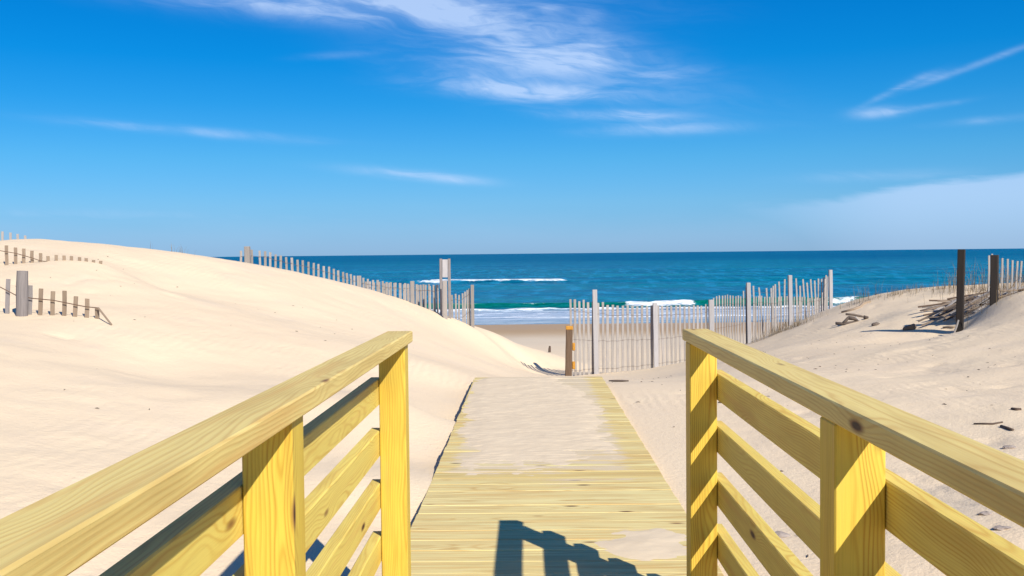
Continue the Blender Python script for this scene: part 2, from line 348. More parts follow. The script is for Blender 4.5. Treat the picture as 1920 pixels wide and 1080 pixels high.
deep = g.mix(g.m('MULTIPLY', g.map(chop, .5, .62), g.map(Y, 90, 700, .75, .4)), deep, (.012, .21, .38))
deep = g.mix(g.m('MULTIPLY', g.map(chop, .47, .3), .55), deep, (.001, .085, .19))
deep = g.mix(g.m('MULTIPLY', fa, g.map(near_g, .25, .6, .6, 1.0)), deep, (.0, .135, .10))
shal = g.mix(g.map(Y, 57, 63), (.30, .36, .42), (.40, .45, .53))
wc = g.mix(sh_, deep, shal)
ft = g.noise(g.vec(g.m('MULTIPLY', X, .8), g.m('MULTIPLY', Y, 1.7), 0.0), 2.2, 6, .7)
ft2 = g.noise(g.vec(g.m('MULTIPLY', X, .3), g.m('MULTIPLY', Y, .9), 3.0), 1.5, 6, .7)
fm = g.map(g.m('ADD', fo, g.m('ADD', g.m('MULTIPLY', g.m('SUBTRACT', ft, .5), 1.6), g.m('MULTIPLY', g.m('SUBTRACT', ft2, .5), 1.2))), .36, .66)
g.put(p.inputs['Base Color'], g.mix(fm, wc, g.mix(g.map(g.noise(g.vec(g.m('MULTIPLY', X, 1.0), g.m('MULTIPLY', Y, 2.0), 7.0), 1.6, 5, .7), .38, .6), (.50, .58, .66), (.86, .88, .89))))
g.put(p.inputs['Roughness'], g.m('ADD', g.map(fm, 0, 1, .24, .85), g.m('MULTIPLY', far, .22)))
g.put(p.inputs['Specular IOR Level'], g.map(sh_, 0, 1, .04, .30)); p.inputs['IOR'].default_value = 1.33
near_n = g.noise(g.vec(g.m('MULTIPLY', X, .5), g.m('MULTIPLY', Y, 1.2), 0.0), 1.6, 6, .65)
mid_n = g.noise(g.vec(g.m('MULTIPLY', X, .35), Y, 0.0), .35, 5, .6)
b1 = g.bump(g.m('MULTIPLY', mid_n, 1.0), 1.0, 2.0)
b2 = g.node('ShaderNodeBump'); g.put(b2.inputs['Height'], near_n); g.put(b2.inputs['Strength'], g.map(sh_, 0, 1, .8, .12)); b2.inputs['Distance'].default_value = .28; g.put(b2.inputs['Normal'], b1)
g.put(p.inputs['Normal'], b2.outputs[0])
sea = grid_mesh('sea', xs, ys, z+SEA, m_sea, {'foam': foam, 'face': face, 'shallow': sh}); tag(sea, kind='structure')

# ------------------------------------------------------------------ wood materials
def pine(name, pale, dark, mix_amt, ring=.0062, knots=True, tintcol=None, rough=.62, spec=.3, streak=False):
    m, g, p = material(name)
    gr = g.attr('grain').outputs['Vector']; gx, gy, gz_ = g.xyz(gr); ti = g.attr('tint').outputs['Fac']
    nv = g.vec(g.m('MULTIPLY', gx, 1.3), g.m('MULTIPLY', gy, 7.0), g.m('MULTIPLY', gz_, 7.0))
    r = g.m('SQRT', g.m('ADD', g.m('MULTIPLY', gy, gy), g.m('MULTIPLY', gz_, gz_)))
    r = g.m('ADD', r, g.m('MULTIPLY', g.noise(nv, 1.6, 2, .45), .05))
    kd = g.voro(g.vec(g.m('MULTIPLY', gx, 2.6), g.m('MULTIPLY', gy, 9.0), g.m('MULTIPLY', gz_, 9.0)), 1.0)
    kw = g.map(kd, .42, .02)
    if knots: r = g.m('ADD', r, g.m('MULTIPLY', kw, .022))
    ph = g.m('MULTIPLY', r, 2*math.pi/ring)
    s1 = g.m('ADD', g.m('MULTIPLY', g.m('SINE', ph), .5), .5)
    late = g.m('POWER', s1, 2.6)
    wid = g.noise(g.vec(g.m('MULTIPLY', gx, .7), g.m('MULTIPLY', r, 40.0), 0.0), 1.0, 2)
    late = g.m('MULTIPLY', late, g.map(wid, .3, .65, .35, 1.0))
    fib = g.noise(g.vec(g.m('MULTIPLY', gx, 6.0), g.m('MULTIPLY', gy, 420.0), g.m('MULTIPLY', gz_, 420.0)), 1.0, 3, .6)
    patch = g.noise(g.vec(g.m('MULTIPLY', gx, 2.2), g.m('MULTIPLY', gy, 14.0), g.m('MULTIPLY', gz_, 14.0)), 1.0, 3, .55)
    c = g.mix(g.m('MULTIPLY', late, mix_amt), pale, dark)
    c = g.mix(g.map(ti, .0, 1.0, .0, .8, False), c, tintcol or dark)
    c = g.mix(g.m('MULTIPLY', g.map(patch, .45, .7), .35), c, tuple(v*.78 for v in dark))
    c = g.mix(g.m('MULTIPLY', g.map(fib, .45, .8), .28), c, tuple(v*.6 for v in dark))
    warm = g.noise(g.vec(g.m('MULTIPLY', gx, 1.1), g.m('MULTIPLY', gy, 22.0), g.m('MULTIPLY', gz_, 22.0)), 1.0, 4, .6)
    c = g.mix(g.m('MULTIPLY', g.map(warm, .54, .72), .45), c, (.60, .33, .09))
    if streak:
        s3 = g.noise(g.vec(g.m('MULTIPLY', gx, 1.6), g.m('MULTIPLY', gy, 45.0), ti), 1.0, 3, .6)
        c = g.mix(g.m('MULTIPLY', g.map(s3, .50, .70), .7), c, (.58, .36, .12)); c = g.mix(g.m('MULTIPLY', g.map(s3, .45, .25), .5), c, (.72, .70, .34))
    if streak:
        geo = g.node('ShaderNodeNewGeometry'); pX, pY, pZ = g.xyz(geo.outputs['Position'])
        du = g.noise(g.vec(g.m('MULTIPLY', pX, 1.6), g.m('MULTIPLY', pY, 13.0), 0.0), 1.0, 5, .65)
        reg = g.m('MULTIPLY', g.map(pY, 4.7, 6.0), g.map(g.m('ABSOLUTE', g.m('SUBTRACT', pX, .07)), .62, .40))
        reg = g.m('ADD', g.m('MULTIPLY', reg, .34), .05)
        dust = g.map(g.m('ADD', du, reg), .68, .84)
    if knots: c = g.mix(g.map(kd, .13, .05), c, (.20, .09, .03)); c = g.mix(g.map(kd, .07, .04), c, (.05, .022, .01))
    if streak: c = g.mix(g.m('MULTIPLY', dust, .8), c, (.62, .50, .35))
    g.put(p.inputs['Base Color'], c); p.inputs['Roughness'].default_value = rough; p.inputs['Specular IOR Level'].default_value = spec
    g.put(p.inputs['Normal'], g.bump(g.m('ADD', g.m('MULTIPLY', fib, .5), g.m('MULTIPLY', s1, .35)), .35, .0012))
    return m
m_rail = pine('treated_pine_rail', (.74, .60, .15), (.54, .31, .05), .9, tintcol=(.64, .50, .12))
m_drift_sand, g, p = material('trampled_drift_sand')
geo = g.node('ShaderNodeNewGeometry'); pos = geo.outputs['Position']
dn = g.noise(pos, 5.0, 5, .6); dn2 = g.noise(pos, 120, 3, .6)
c = g.mix(g.map(dn, .35, .68), (.63, .505, .35), (.67, .54, .375)); c = g.mix(g.m('MULTIPLY', g.map(dn2, .6, .8), .3), c, (.42, .33, .24))
g.put(p.inputs['Base Color'], c); p.inputs['Roughness'].default_value = .92; p.inputs['Specular IOR Level'].default_value = .2
g.put(p.inputs['Normal'], g.bump(g.m('ADD', g.m('MULTIPLY', g.noise(pos, 34, 5, .6), .7), g.m('MULTIPLY', dn2, .3)), .25, .006))
m_post = pine('treated_pine_post', (.67, .50, .075), (.47, .25, .03), .9, ring=.0075, tintcol=(.62, .45, .06))
m_cap = pine('treated_pine_cap', (.73, .57, .20), (.54, .33, .09), .8, ring=.0085, tintcol=(.66, .51, .18))
m_deck = pine('treated_pine_deck', (.74, .62, .28), (.52, .33, .11), .9, ring=.016, tintcol=(.60, .44, .15), streak=True)
def weathered(name, a, b, dark=.5):
    m, g, p = material(name)
    gr = g.attr('grain').outputs['Vector']; gx, gy, gz_ = g.xyz(gr); ti = g.attr('tint').outputs['Fac']
    st = g.noise(g.vec(g.m('MULTIPLY', gx, 3.0), g.m('MULTIPLY', gy, 160.0), g.m('MULTIPLY', gz_, 160.0)), 1.0, 4, .65)
    pt = g.noise(g.vec(g.m('MULTIPLY', gx, 7.0), g.m('MULTIPLY', gy, 30.0), g.m('MULTIPLY', gz_, 30.0)), 1.0, 4, .6)
    c = g.mix(ti, a, b); c = g.mix(g.m('MULTIPLY', g.map(st, .48, .72), dark), c, tuple(v*.35 for v in b))
    c = g.mix(g.m('MULTIPLY', g.map(pt, .5, .75), .35), c, tuple(v*.55 for v in a))
    g.put(p.inputs['Base Color'], c); p.inputs['Roughness'].default_value = .85; p.inputs['Specular IOR Level'].default_value = .15
    g.put(p.inputs['Normal'], g.bump(st, .6, .003)); return m
m_grey = weathered('silvered_picket', (.38, .345, .32), (.27, .24, .215), .5)
m_greypost = weathered('silvered_post', (.44, .42, .42), (.37, .35, .345), .45)
m_brown = weathered('brown_weathered_post', (.15, .098, .064), (.10, .064, .042), .8)
m_tan = weathered('tan_picket', (.33, .25, .18), (.24, .18, .13), .4)
m_darkpost = weathered('dark_weathered_timber', (.052, .043, .036), (.035, .028, .024), .6)
m_oldpost = weathered('old_grey_post', (.27, .245, .24), (.21, .185, .175), .5)
m_drift = weathered('driftwood', (.16, .125, .10), (.09, .07, .06), .5)
def plain(name, col, rough=.6, metal=0, var=.25, sc=20):
    m, g, p = material(name); tcn = g.node('ShaderNodeTexCoord')
    nn = g.noise(tcn.outputs['Object'], sc, 4, .6)
    g.put(p.inputs['Base Color'], g.mix(g.m('MULTIPLY', g.map(nn, .4, .7), 1.0), col, tuple(v*(1-var) for v in col)))
    p.inputs['Roughness'].default_value = rough; p.inputs['Metallic'].default_value = metal; return m
m_orange = plain('orange_paint', (.50, .23, .02), .6, sc=60)
m_wire = plain('rusty_wire', (.12, .07, .045), .7, sc=80)
m_screw = plain('screw_steel', (.20, .19, .17), .5, .6)
m_grass = plain('dry_dune_grass', (.20, .14, .07), .8, var=.6, sc=9)
m_stone = plain('pale_shell_stone', (.33, .27, .23), .8, sc=60)
m_twig = plain('dark_twig', (.10, .065, .045), .85, sc=30)

# ------------------------------------------------------------------ boardwalk
DL, DR, DEND = -.517, .72, 9.52
bw = empty('boardwalk', (.1, 3.5, 0)); tag(bw, 'new yellow pine boardwalk leading down onto the sand, partly buried under a sand drift', 'boardwalk')
def under(o, par):
    o.parent = par; o.matrix_parent_inverse = Matrix.Translation(-Vector(par.location)); return o
mb = MB(); y = -2.0; pitch_b = .1435
while y < DEND:
    j = random.uniform(-.004, .004)
    mb.board((DL+j, y, -.019+random.uniform(-.0012, .0012)), (DR+random.uniform(-.003, .003), y, -.019+random.uniform(-.0012, .0012)), .1396, .038, side=(0, 1, 0), tint=random.random()**1.3, bev=.002)
    y += pitch_b
under(mb.build('deck_planks', m_deck), bw)
for x in (DL+.03, DR-.03):
    mb = MB(); mb.board((x, -2.0, -.038-.07), (x, DEND-.05, -.038-.07), .038, .14, side=(1, 0, 0), tint=.6); under(mb.build('side_joist', m_deck), bw)

# sand blown onto the planks
def drift(name, x0, x1, y0, y1, hfun, label, st=.012):
    ax = np.arange(x0, x1, st); ay = np.arange(y0, y1, st); XX, YY = np.meshgrid(ax, ay)
    o = grid_mesh(name, ax, ay, hfun(XX, YY), m_drift_sand); tag(o, label, 'sand', kind='stuff'); return o
def h1(x, y):
    row = np.floor((y+2.0+pitch_b/2)/pitch_b)
    jag = vnoise(row*7.31+11.2, x*0+.5)                       # the sand stops at a different place on every board
    inner = .62*vnoise(y*.9, x*0+3)
    L = -.40-.10*sstep(y, 6.2, 8.0)-.03+.12*jag+.10*sstep(-y, -6.2, -5.4)
    R = .585-.0*y+.16*jag-.22*sstep(y, 7.6, 9.4)+.12*vnoise(y*1.3+9, x*0)
    e = np.minimum((x-L)/.16, (R-x)/.16)
    lo = 5.45+.22*vnoise(x*2.2, x*0+4)+.25*np.abs(x-.05)**1.5*2
    hi = 9.50-.9*np.maximum(np.abs(x-.0)-.28, 0)**1.3
    e = np.minimum(e, np.minimum((y-lo)/.8, (hi-y)/.05))
    e = np.clip(e, -.6, 1)
    h = .0095*e-.0015+.0045*fbm(x*6, y*6, 3)+.0035*fbm(x*16, y*30, 2)
    patch = sstep(vnoise(x*1.7+31, y*3.0+7)+.35*vnoise(x*6, y*14), .34, .52)*sstep(y, 4.9, 5.3)*sstep(-y, -5.7, -5.4)
    h = np.maximum(h, -.006+.0085*patch+.003*fbm(x*9, y*18, 2))
    gap = np.abs(((y+2.0)/pitch_b+.5) % 1-.0); gap = np.minimum(gap, 1-gap)
    h = h-.004*np.exp(-(gap/.05)**2)*(e < .6)
    return np.clip(h, -.012, .03)
drift('sand_drift', DL+.012, DR-.012, 4.75, DEND-.03, h1, 'broad trampled sheet of pale sand covering the far half of the boardwalk')
def h2(x, y):
    d = np.sqrt(((x-.48)/.17)**2+((y-4.04)/.20)**2)+.5*fbm(x*5, y*9, 3)
    return np.clip(.007*(1-d)+.002*fbm(x*20, y*20, 2), -.008, .02)
drift('sand_drift', .20, .70, 3.6, 4.5, h2, 'small oval patch of sand on the near planks beside the right railing')

# ------------------------------------------------------------------ railings
def railing(name, label, sgn, inner, cap_in, cap_out, zc, posts, rails, rin, rout, side_sand):
    """zc(y): height of the cap's top; rails: tops at the end post"""
    root = empty(name, (inner, 3.3, 0)); tag(root, label, 'railing', 'yellow pine railings of the boardwalk')
    y1, y0 = 3.385, -1.9
    mb = MB(); xm = (cap_in+cap_out)/2
    mb.board((xm, y0, zc(y0)-.019), (xm, y1, zc(y1)-.019), abs(cap_out-cap_in), .038, side=(1, 0, 0), bev=.0035, tint=.3); under(mb.build('cap_rail', m_cap), root)
    for y in posts:
        mb = MB(); xc = inner+sgn*.0445
        mb.board((xc, y+.0445, -.05 if y > 0 else -.1), (xc, y+.0445, zc(y)-.0385), .089, .089, side=(1, 0, 0), bev=.003, tint=random.uniform(0, .5)); under(mb.build('post', m_post), root)
    for k, zt in enumerate(rails):
        ya = y0; sl = zc(ya)-zc(y1)
        mb = MB(); mb.board(((rin+rout)/2, ya, zt-.0445+sl), ((rin+rout)/2, y1-.022, zt-.0445), abs(rout-rin), .089, side=(1, 0, 0), bev=.003, tint=random.uniform(.0, .9)); under(mb.build('rail', m_rail), root)
    return root
zl = lambda y: EYE-.262+(3.38-y)*.0105
zr = lambda y: EYE-.264
railing('railing', 'left yellow pine railing whose sunlit faces turn towards the walkway', -1, -.411, -.395, -.483, zl, (3.29, 1.70, .11, -1.48), [EYE-v for v in (.418, .592, .770, .950)], -.5015, -.5395, None)
railing('railing', 'right yellow pine railing with diagonal bands of shadow across its posts', 1, .533, .531, .619, zr, (3.24, 1.715, .18, -1.4), [EYE-v for v in (.402, .577, .755, .932)], .6235, .6615, None)

# ------------------------------------------------------------------ sand fences
def picket(parent, base, top, w=.038, t=.011, mat=None, side=(1, 0, 0), name='picket', tint=None):
    mb = MB(); mb.board(base, top, w, t, side=side, seg=4, wobble=.0025, bev=.0015, tint=tint); return under(mb.build(name, mat or m_grey), parent)
def round_post(parent, base, top, r, mat, name='post'):
    mb = MB(); b, t = Vector(base), Vector(top); k = 7
    mb.tube([b.lerp(t, i/k)+Vector((random.uniform(-.003, .003), 0, 0)) for i in range(k+1)], [r*(1.04-.05*i/k) for i in range(k)]+[r*.93], 14); return under(mb.build(name, mat, smooth=False), parent)
def sq_post(parent, base, top, w, mat, name='post', t=None, side=(1, 0, 0)):
    mb = MB(); mb.board(base, top, w, t or w, side=side, seg=4, wobble=.002, bev=.006); return under(mb.build(name, mat), parent)
def wire(parent, pts, r=.004):
    mb = MB(); mb.tube(pts, r, 5); return under(mb.build('wire', m_wire), parent)
def foot(v, bury=.15): return Vector((v.x, v.y, gz(v.x, v.y)-bury))
def line_side(a, b): d = (b-a); d.z = 0; return tuple(d.normalized())

# 1. long fence behind the crest of the left dune
fp = [(452, 470), (472, 468), (487, 470), (497, 471), (507, 473), (517, 477), (526, 479), (536, 482), (547, 483), (558, 487), (568, 488), (578, 491), (588, 493), (597, 495), (607, 499), (617, 500), (626, 504),
      (634, 507), (643, 510), (650, 512), (658, 514), (664.5, 517), (681, 521), (690, 523), (699, 525), (708.5, 525), (717.5, 527), (725, 529), (733, 529), (742, 530), (751, 531), (759, 531), (765, 532),
      (781, 533), (789, 534), (798, 534), (806, 536), (814, 536), (820, 534), (847, 553), (854, 551), (861, 553), (867, 550), (872, 547), (876, 544), (880, 541)]
dep = lambda px: float(np.interp(px, [420, 560, 673, 773, 830, 885], [16.6, 17.2, 17.95, 18.55, 18.85, 19.0]))
f1 = empty('sand_fence', at(673, 540, 17.95)); tag(f1, 'long silvery picket sand fence following the crest of the left dune down towards the sea', 'fence', 'weathered picket sand fences')
tops = []
for px, py in fp:
    d = dep(px); T = at(px, py, d); B = foot(T); T.x += random.uniform(-.004, .004); B.x = T.x-random.uniform(-.012, .012)
    picket(f1, B, T, w=random.uniform(.036, .044) if px < 840 else .034); tops.append(T)
for px, py, w in ((463.5, 462, .088), (673, 517, .075), (773, 527, .075), (885.5, 534, .062), (834, 526, .078)):
    d = dep(px)-(.05 if px != 834 else .5); T = at(px, py, d); sq_post(f1, foot(T, .4), T, w, m_grey)
for off in (-.10, -.45):
    pts = [T+Vector((0, -.012, off+random.uniform(-.01, .01))) for T in tops]; wire(f1, pts, .0025)
# a second row just behind it, seen between the pickets
f1b = empty('sand_fence', at(740, 545, 19.4)); tag(f1b, 'second row of silvery pickets standing close behind the middle of the long dune fence', 'fence', 'weathered picket sand fences')
px = 686; tp = []
while px < 822:
    T = at(px, float(np.interp(px, [686, 730, 822], [526, 531, 534]))+random.uniform(-1, 2), 19.5); picket(f1b, foot(T), T, w=.036); tp.append(T); px += random.uniform(7.5, 11)
wire(f1b, [T+Vector((0, -.01, -.12)) for T in tp], .0025)

# 2. fence across the foot of the path and up the right dune
corners = [(1068, 18.4), (1115, 18.5), (1228, 18.8), (1333, 19.2), (1403, 20.0), (1481, 21.2), (1557, 22.6)]
ptop = [(1115, 543, .086), (1228, 568, .086), (1333, 562, .092), (1403, 530, .08), (1481, 516, .08), (1557, 506, .075)]
f2 = empty('sand_fence', at(1333, 671, 19.2)); tag(f2, 'grey picket sand fence closing the foot of the path and climbing the right dune', 'fence', 'weathered picket sand fences')
dep2 = lambda px: float(np.interp(px, [c[0] for c in corners], [c[1] for c in corners]))
for px, py, w in ptop:
    d = dep2(px)-.06; T = at(px, py, d); B = foot(T, .35); B.x += .02; sq_post(f2, B, T, w, m_greypost)
topk = [(1070, 561), (1081, 563), (1087, 565), (1096, 561), (1105, 567), (1113, 566), (1122, 567), (1130, 567), (1140, 572), (1228, 574), (1300, 574), (1323, 571), (1335, 560), (1345, 553), (1390, 555), (1396, 543), (1400, 539),
        (1410, 556), (1475, 556), (1480, 550), (1488, 556), (1540, 560), (1546, 525), (1553, 515), (1557, 510)]
ktx, kty = [a for a, b in topk], [b for a, b in topk]
rows = [[], [], []]
def run(x0, x1, step, topfun, lean=0, w=.037, dd=0.0, mat=None):
    px = x0
    while px < x1:
        if min(abs(px-q[0]) for q in ptop) > 3.0 or dd:
            d = dep2(px)+dd; T = at(px, topfun(px)+random.uniform(-1.6, 1.6), d); B = foot(T, .08)
            ln = lean+random.uniform(-.018, .018); T.x += ln*.3; B.x -= ln*.7
            sd_ = line_side(at(px-5, 600, dep2(px-5)), at(px+5, 600, dep2(px+5)))
            picket(f2, B, T, w=w*random.uniform(.92, 1.12), mat=mat, side=sd_, tint=random.random()*.8)
            h = T.z-gz(T.x, T.y)
            for i, k in enumerate((.12, .5, .86)): rows[i].append(B.lerp(T, k)+Vector((0, -.012, random.uniform(-.012, .012))))
        px += step*random.uniform(.88, 1.12)
tf = lambda px: float(np.interp(px, ktx, kty))
run(1070, 1112, 8.6, tf, w=.043); run(1121, 1225, 9.2, tf, w=.046); run(1234, 1331, 8.0, tf, w=.043); run(1338, 1401, 5.0, tf); run(1407, 1479, 5.2, tf); run(1484, 1556, 5.0, tf)
for rw in rows:
    rw.sort(key=lambda v: v.x); wire(f2, rw, .0022)
# taller pickets woven into the upper bays, leaning back
f2b = empty('sand_fence', at(1480, 617, 21.7)); tag(f2b, 'upper row of taller leaning pickets showing above the fence on the right dune', 'fence', 'weathered picket sand fences')
tp = []
for px, py, ln in ((1412.5, 536, -2), (1423, 539, -4.5), (1437, 540, -2), (1446, 540, -1), (1450, 536, 0), (1453.5, 533, -1), (1460.5, 528, -2.5), (1471.5, 523.5, .5), (1492.5, 522, -2), (1500, 536, -1), (1505.5, 523.5, -3),
                   (1513, 530, -2.5), (1520, 523.5, -2.5), (1527.5, 526, -1.5), (1534.5, 522.5, 0), (1540.5, 523, 0), (1545, 520, 0), (1549, 516, 0)):
    d = dep2(px)+.35; T = at(px, py, d); B = foot(T, .05); B.x -= ln*.012*2; picket(f2b, B, T, w=.034, tint=.05); tp.append(T)
wire(f2b, [T+Vector((0, -.012, -.10)) for T in tp], .002); wire(f2b, [T+Vector((0, -.012, -.5)) for T in tp], .002)

# 3. buried fence at the far left, near row with the thick post
f3 = empty('sand_fence', at(41, 592, 8.7)); tag(f3, 'half buried near row of grey slats beside the thick post at far left', 'fence', 'half buried slat fences on the left dune')
for px, py, bx, tn in ((-50, 520, -54, .3), (-28, 518, -33, .5), (15.5, 523, 12, .1), (57, 535, 54, .1), (77, 541, 74, .9), (99.5, 546, 97, .5), (121, 545, 119, 1.), (142.5, 555.5, 139, .6), (163.5, 560, 160.5, .5), (182, 577, 181, .9)):
    T = at(px, py, 8.75); b = at(bx, 592, 8.75); B = Vector((b.x, b.y, gz(b.x, b.y)-.12)); picket(f3, B, T, w=.037, mat=m_tan if tn > .4 else m_oldpost, tint=tn)
T = at(41.5, 508, 8.68); b = at(39, 592, 8.68); round_post(f3, Vector((b.x, b.y, gz(b.x, b.y)-.3)), T, .050, m_oldpost)
wire(f3, [at(a, b, 8.72) for a, b in ((-60, 520), (-20, 532), (0, 538), (28, 552.5), (34, 556))], .0045)
wire(f3, [at(a, b, 8.72) for a, b in ((52, 558), (62, 559.5), (100, 563), (140, 571), (160, 575), (185, 577.5))], .0045)
a_, b_ = at(184, 577, 8.72), at(209, 591, 8.6); mb = MB(); mb.board(a_, Vector((b_.x, b_.y, gz(b_.x, b_.y)+.005)), .010, .016, side=(0, 1, 0)); under(mb.build('fallen_picket', m_tan), f3)

f4 = empty('sand_fence', at(90, 494, 11.2)); tag(f4, 'upper row of short brown slat stubs sinking into the left dune below its crest', 'fence', 'half buried slat fences on the left dune')
for px, py, by in ((-22, 456, 498), (-6, 458, 498), (12, 460, 497), (29, 464, 497), (44.5, 466, 497), (60, 470, 496), (76, 474.5, 495.5), (90, 480, 495), (105.5, 478, 494), (120, 479, 493.5), (134, 480, 494), (149, 482, 493), (161.5, 484, 493), (175.5, 487.5, 491), (189, 489, 490.5)):
    d = 11.15+px*.0015; T = at(px, py, d); z0 = gz(T.x, T.y); T.z = max(T.z, z0+.008) if px > 170 else T.z
    picket(f4, (T.x-.004*0-.006, T.y, z0-.1), T, w=.036, mat=m_tan, tint=random.random())
wire(f4, [at(a, b, 11.12+a*.0015) for a, b in ((-30, 460), (0, 470), (30, 475), (58, 483), (76, 489), (90, 491), (120, 492), (150, 493.3))], .0045)
f5 = empty('sand_fence', at(25, 450, 14.2)); tag(f5, 'four pale slat tips peeping over the highest point of the left dune', 'fence', 'half buried slat fences on the left dune')
for px, py in ((4.5, 434), (19.5, 436), (33, 438.5), (47, 441.5)):
    T = at(px, py, 14.3); picket(f5, foot(T, .2), T, w=.034, mat=m_grey, tint=0)

# 4. sign seen from behind on the left fence
sg = empty('sign', foot(at(834, 590, 18.6), 0)); tag(sg, 'grey wooden sign board seen from behind on two tall posts in the dune fence', 'sign')
for px in (826.5, 842): T = at(px, 485, 18.6); sq_post(sg, foot(T, .5), T, .052, m_oldpost)
mb = MB(); c = at(834.3, 486.5, 18.57); e = at(834.3, 520, 18.57); mb.board((e.x, e.y, e.z), (c.x, c.y, c.z), .10, .02, side=(1, 0, 0), tint=.1); under(mb.build('sign_board', m_greypost), sg)

# 5. short orange topped post
op = empty('marker_post', foot(at(1067, 704, 17.6), 0)); tag(op, 'short brown weathered post with an orange painted top at the end of the boardwalk', 'post')
T = at(1067.5, 611, 17.6); B = foot(T, .3); B.x -= .03
mb = MB(); mb.board(B, T.lerp(B, .055), .118, .10, side=(1, 0, 0), seg=6, wobble=.003, bev=.012); under(mb.build('shaft', m_brown), op)
mb = MB(); mb.board(T.lerp(B, .055), T, .128, .11, side=(1, 0, 0), bev=.008); under(mb.build('painted_top', m_orange), op)
for py in (650, 685): v = at(1075.5, py, 17.66); mb = MB(); mb.board((v.x, v.y, v.z-.07), (v.x, v.y, v.z+.07), .055, .06, side=(1, 0, 0), bev=.012); under(mb.build('painted_band', m_orange), op)

# 6. collapsed fence on the right dune
f6 = empty('collapsed_fence', foot(at(1802, 622, 12.7), 0)); tag(f6, 'collapsed fence with two dark timber posts and a tangle of fallen brown slats', 'fence')
T = at(1803, 467.5, 12.7); B = foot(T, .4); B.x -= .03; sq_post(f6, B, T, .085, m_darkpost, t=.075, side=(.84, -.54, 0))
T = at(1865, 478, 12.6); B = foot(T, .4); B.x -= .01; sq_post(f6, B, T, .09, m_darkpost, t=.08, side=(.84, -.54, 0))
for px, py, bx in ((1854.5, 479, 1853), (1860, 476, 1857), (1879.5, 484, 1877), (1889.5, 485.5, 1889), (1898.5, 488, 1896), (1908, 489.5, 1903), (1915.5, 489.5, 1908), (1927, 492, 1924), (1938, 490, 1934)):
    T = at(px, py, 13.6); b = at(bx, 540, 13.6); picket(f6, (b.x, b.y, gz(b.x, b.y)-.1), T, w=.026, mat=m_grey, tint=.2)
for k in range(92):
    if k < 58: px = random.uniform(1768, 1872); d = random.uniform(12.95, 15.0); L = random.uniform(.35, .95); an = random.gauss(.04, .22)
    else: px = random.uniform(1880, 1960); d = random.uniform(12.9, 14.4); L = random.uniform(.4, 1.0); an = random.gauss(-.18, .3)
    v = at(px, 560, d); dxy = Vector((math.cos(an), math.sin(an), 0))*L*.5
    a_, b_ = v-dxy, v+dxy; la, lb = random.uniform(.0, .12), random.uniform(.01, .26)
    a_.z = gz(a_.x, a_.y)+la; b_.z = gz(b_.x, b_.y)+lb
    picket(f6, a_, b_, w=.034, t=.01, mat=random.choice((m_tan, m_tan, m_brown, m_drift, m_grey)), side=(0, 1, .4), name='fallen_picket', tint=random.random())
for k, y_ in enumerate((571, 574, 577)):
    a_, b_ = at(1740+k*9, y_, 14.3-k*.1), at(1796, y_, 14.2-k*.1); a_.z = gz(a_.x, a_.y)+.02; b_.z = gz(b_.x, b_.y)+.03; picket(f6, a_, b_, w=.03, t=.012, mat=m_grey if k == 1 else m_tan, side=(0, 1, 0), name='fallen_picket')
for dz in (.12, .3): wire(f6, [(lambda v: Vector((v.x, v.y, gz(v.x, v.y)+dz*random.uniform(.2, 1.2))))(at(px, 560, 13.1)) for px in range(1806, 1955, 12)], .004)
# perforated pale strap at the foot of the tall dark post
mb = MB(); v = at(1788, 620, 12.6); v.z = gz(v.x, v.y); w_ = at(1797, 600, 12.62); mb.tube([v, v.lerp(w_, .5)+Vector((.01, 0, .02)), w_], .012, 6); under(mb.build('bracket', m_grey), f6)

# stump on the right crest
T = at(1645, 551, 18.6); st = MB(); B = foot(T, .3); st.board(B, T, .085, .07, side=(1, 0, 0), bev=.01); o = st.build('post', m_darkpost); tag(o, 'lone short dark post stub on the grassy crest of the right dune', 'post')

# ------------------------------------------------------------------ driftwood, sticks, stones
def on(px, py, lift=0.0):
    """where the view ray through the photo's point meets the sand"""
    v = at(px, py, 1.0)-Vector((0, 0, EYE)); lo = 2.5
    ds = np.arange(2.5, 50, .04); zz = ground(v.x*ds, v.y*ds); hit = np.where(zz > EYE+v.z*ds)[0]
    d = ds[hit[0]] if len(hit) else 20
    return Vector((v.x*d, v.y*d, gz(v.x*d, v.y*d)+lift))
def stick(name, pts, r, label, cat, mat=m_twig, group=None, lifts=None):
    P_ = [on(a, b, (lifts[i] if lifts else r*.4)) for i, (a, b) in enumerate(pts)]
    mb = MB(); rs = [r*(.55+.45*math.sin(math.pi*(i+.6)/(len(P_)+.2))) for i in range(len(P_))]
    mb.tube(P_, rs, 7); o = mb.build(name, mat, smooth=True); tag(o, label, cat, group); return o
s0 = on(1160, 716); mb = MB()
pts_ = [Vector((s0.x+a*.19*s0.y/12, s0.y-a*.10, 0)) for a in (-.6, -.2, .25, .6)]
for v in pts_: v.z = gz(v.x, v.y)+.012
mb.tube(pts_, [.006, .012, .011, .008], 7); o = mb.build('stick', m_drift, smooth=True); tag(o, 'short grey stick lying on bare sand just right of the boardwalk end', 'stick')
stick('stick', [(1826, 796), (1842, 799), (1862, 798), (1880, 796)], .008, 'thin twig on the sand above the right railing', 'stick')
stick('stick', [(1877, 802), (1888, 806), (1899, 811)], .011, 'dark broken twig lying right of the thin twig above the right railing', 'stick')
stick('stick', [(1897, 770), (1906, 771.5), (1914, 771)], .012, 'small dark bark scrap by the right edge above the twigs', 'stick')
stick('stick', [(1768, 617), (1779, 616), (1789, 616)], .02, 'stubby brown stick at the foot of the tall dark post', 'stick', m_tan)
stick('beached_branch', [(1578, 587), (1600, 582), (1613, 577), (1618, 571), (1632, 567)], .028, 'pale branch lying along the edge of the right dune crest above the driftwood', 'branch', m_tan)
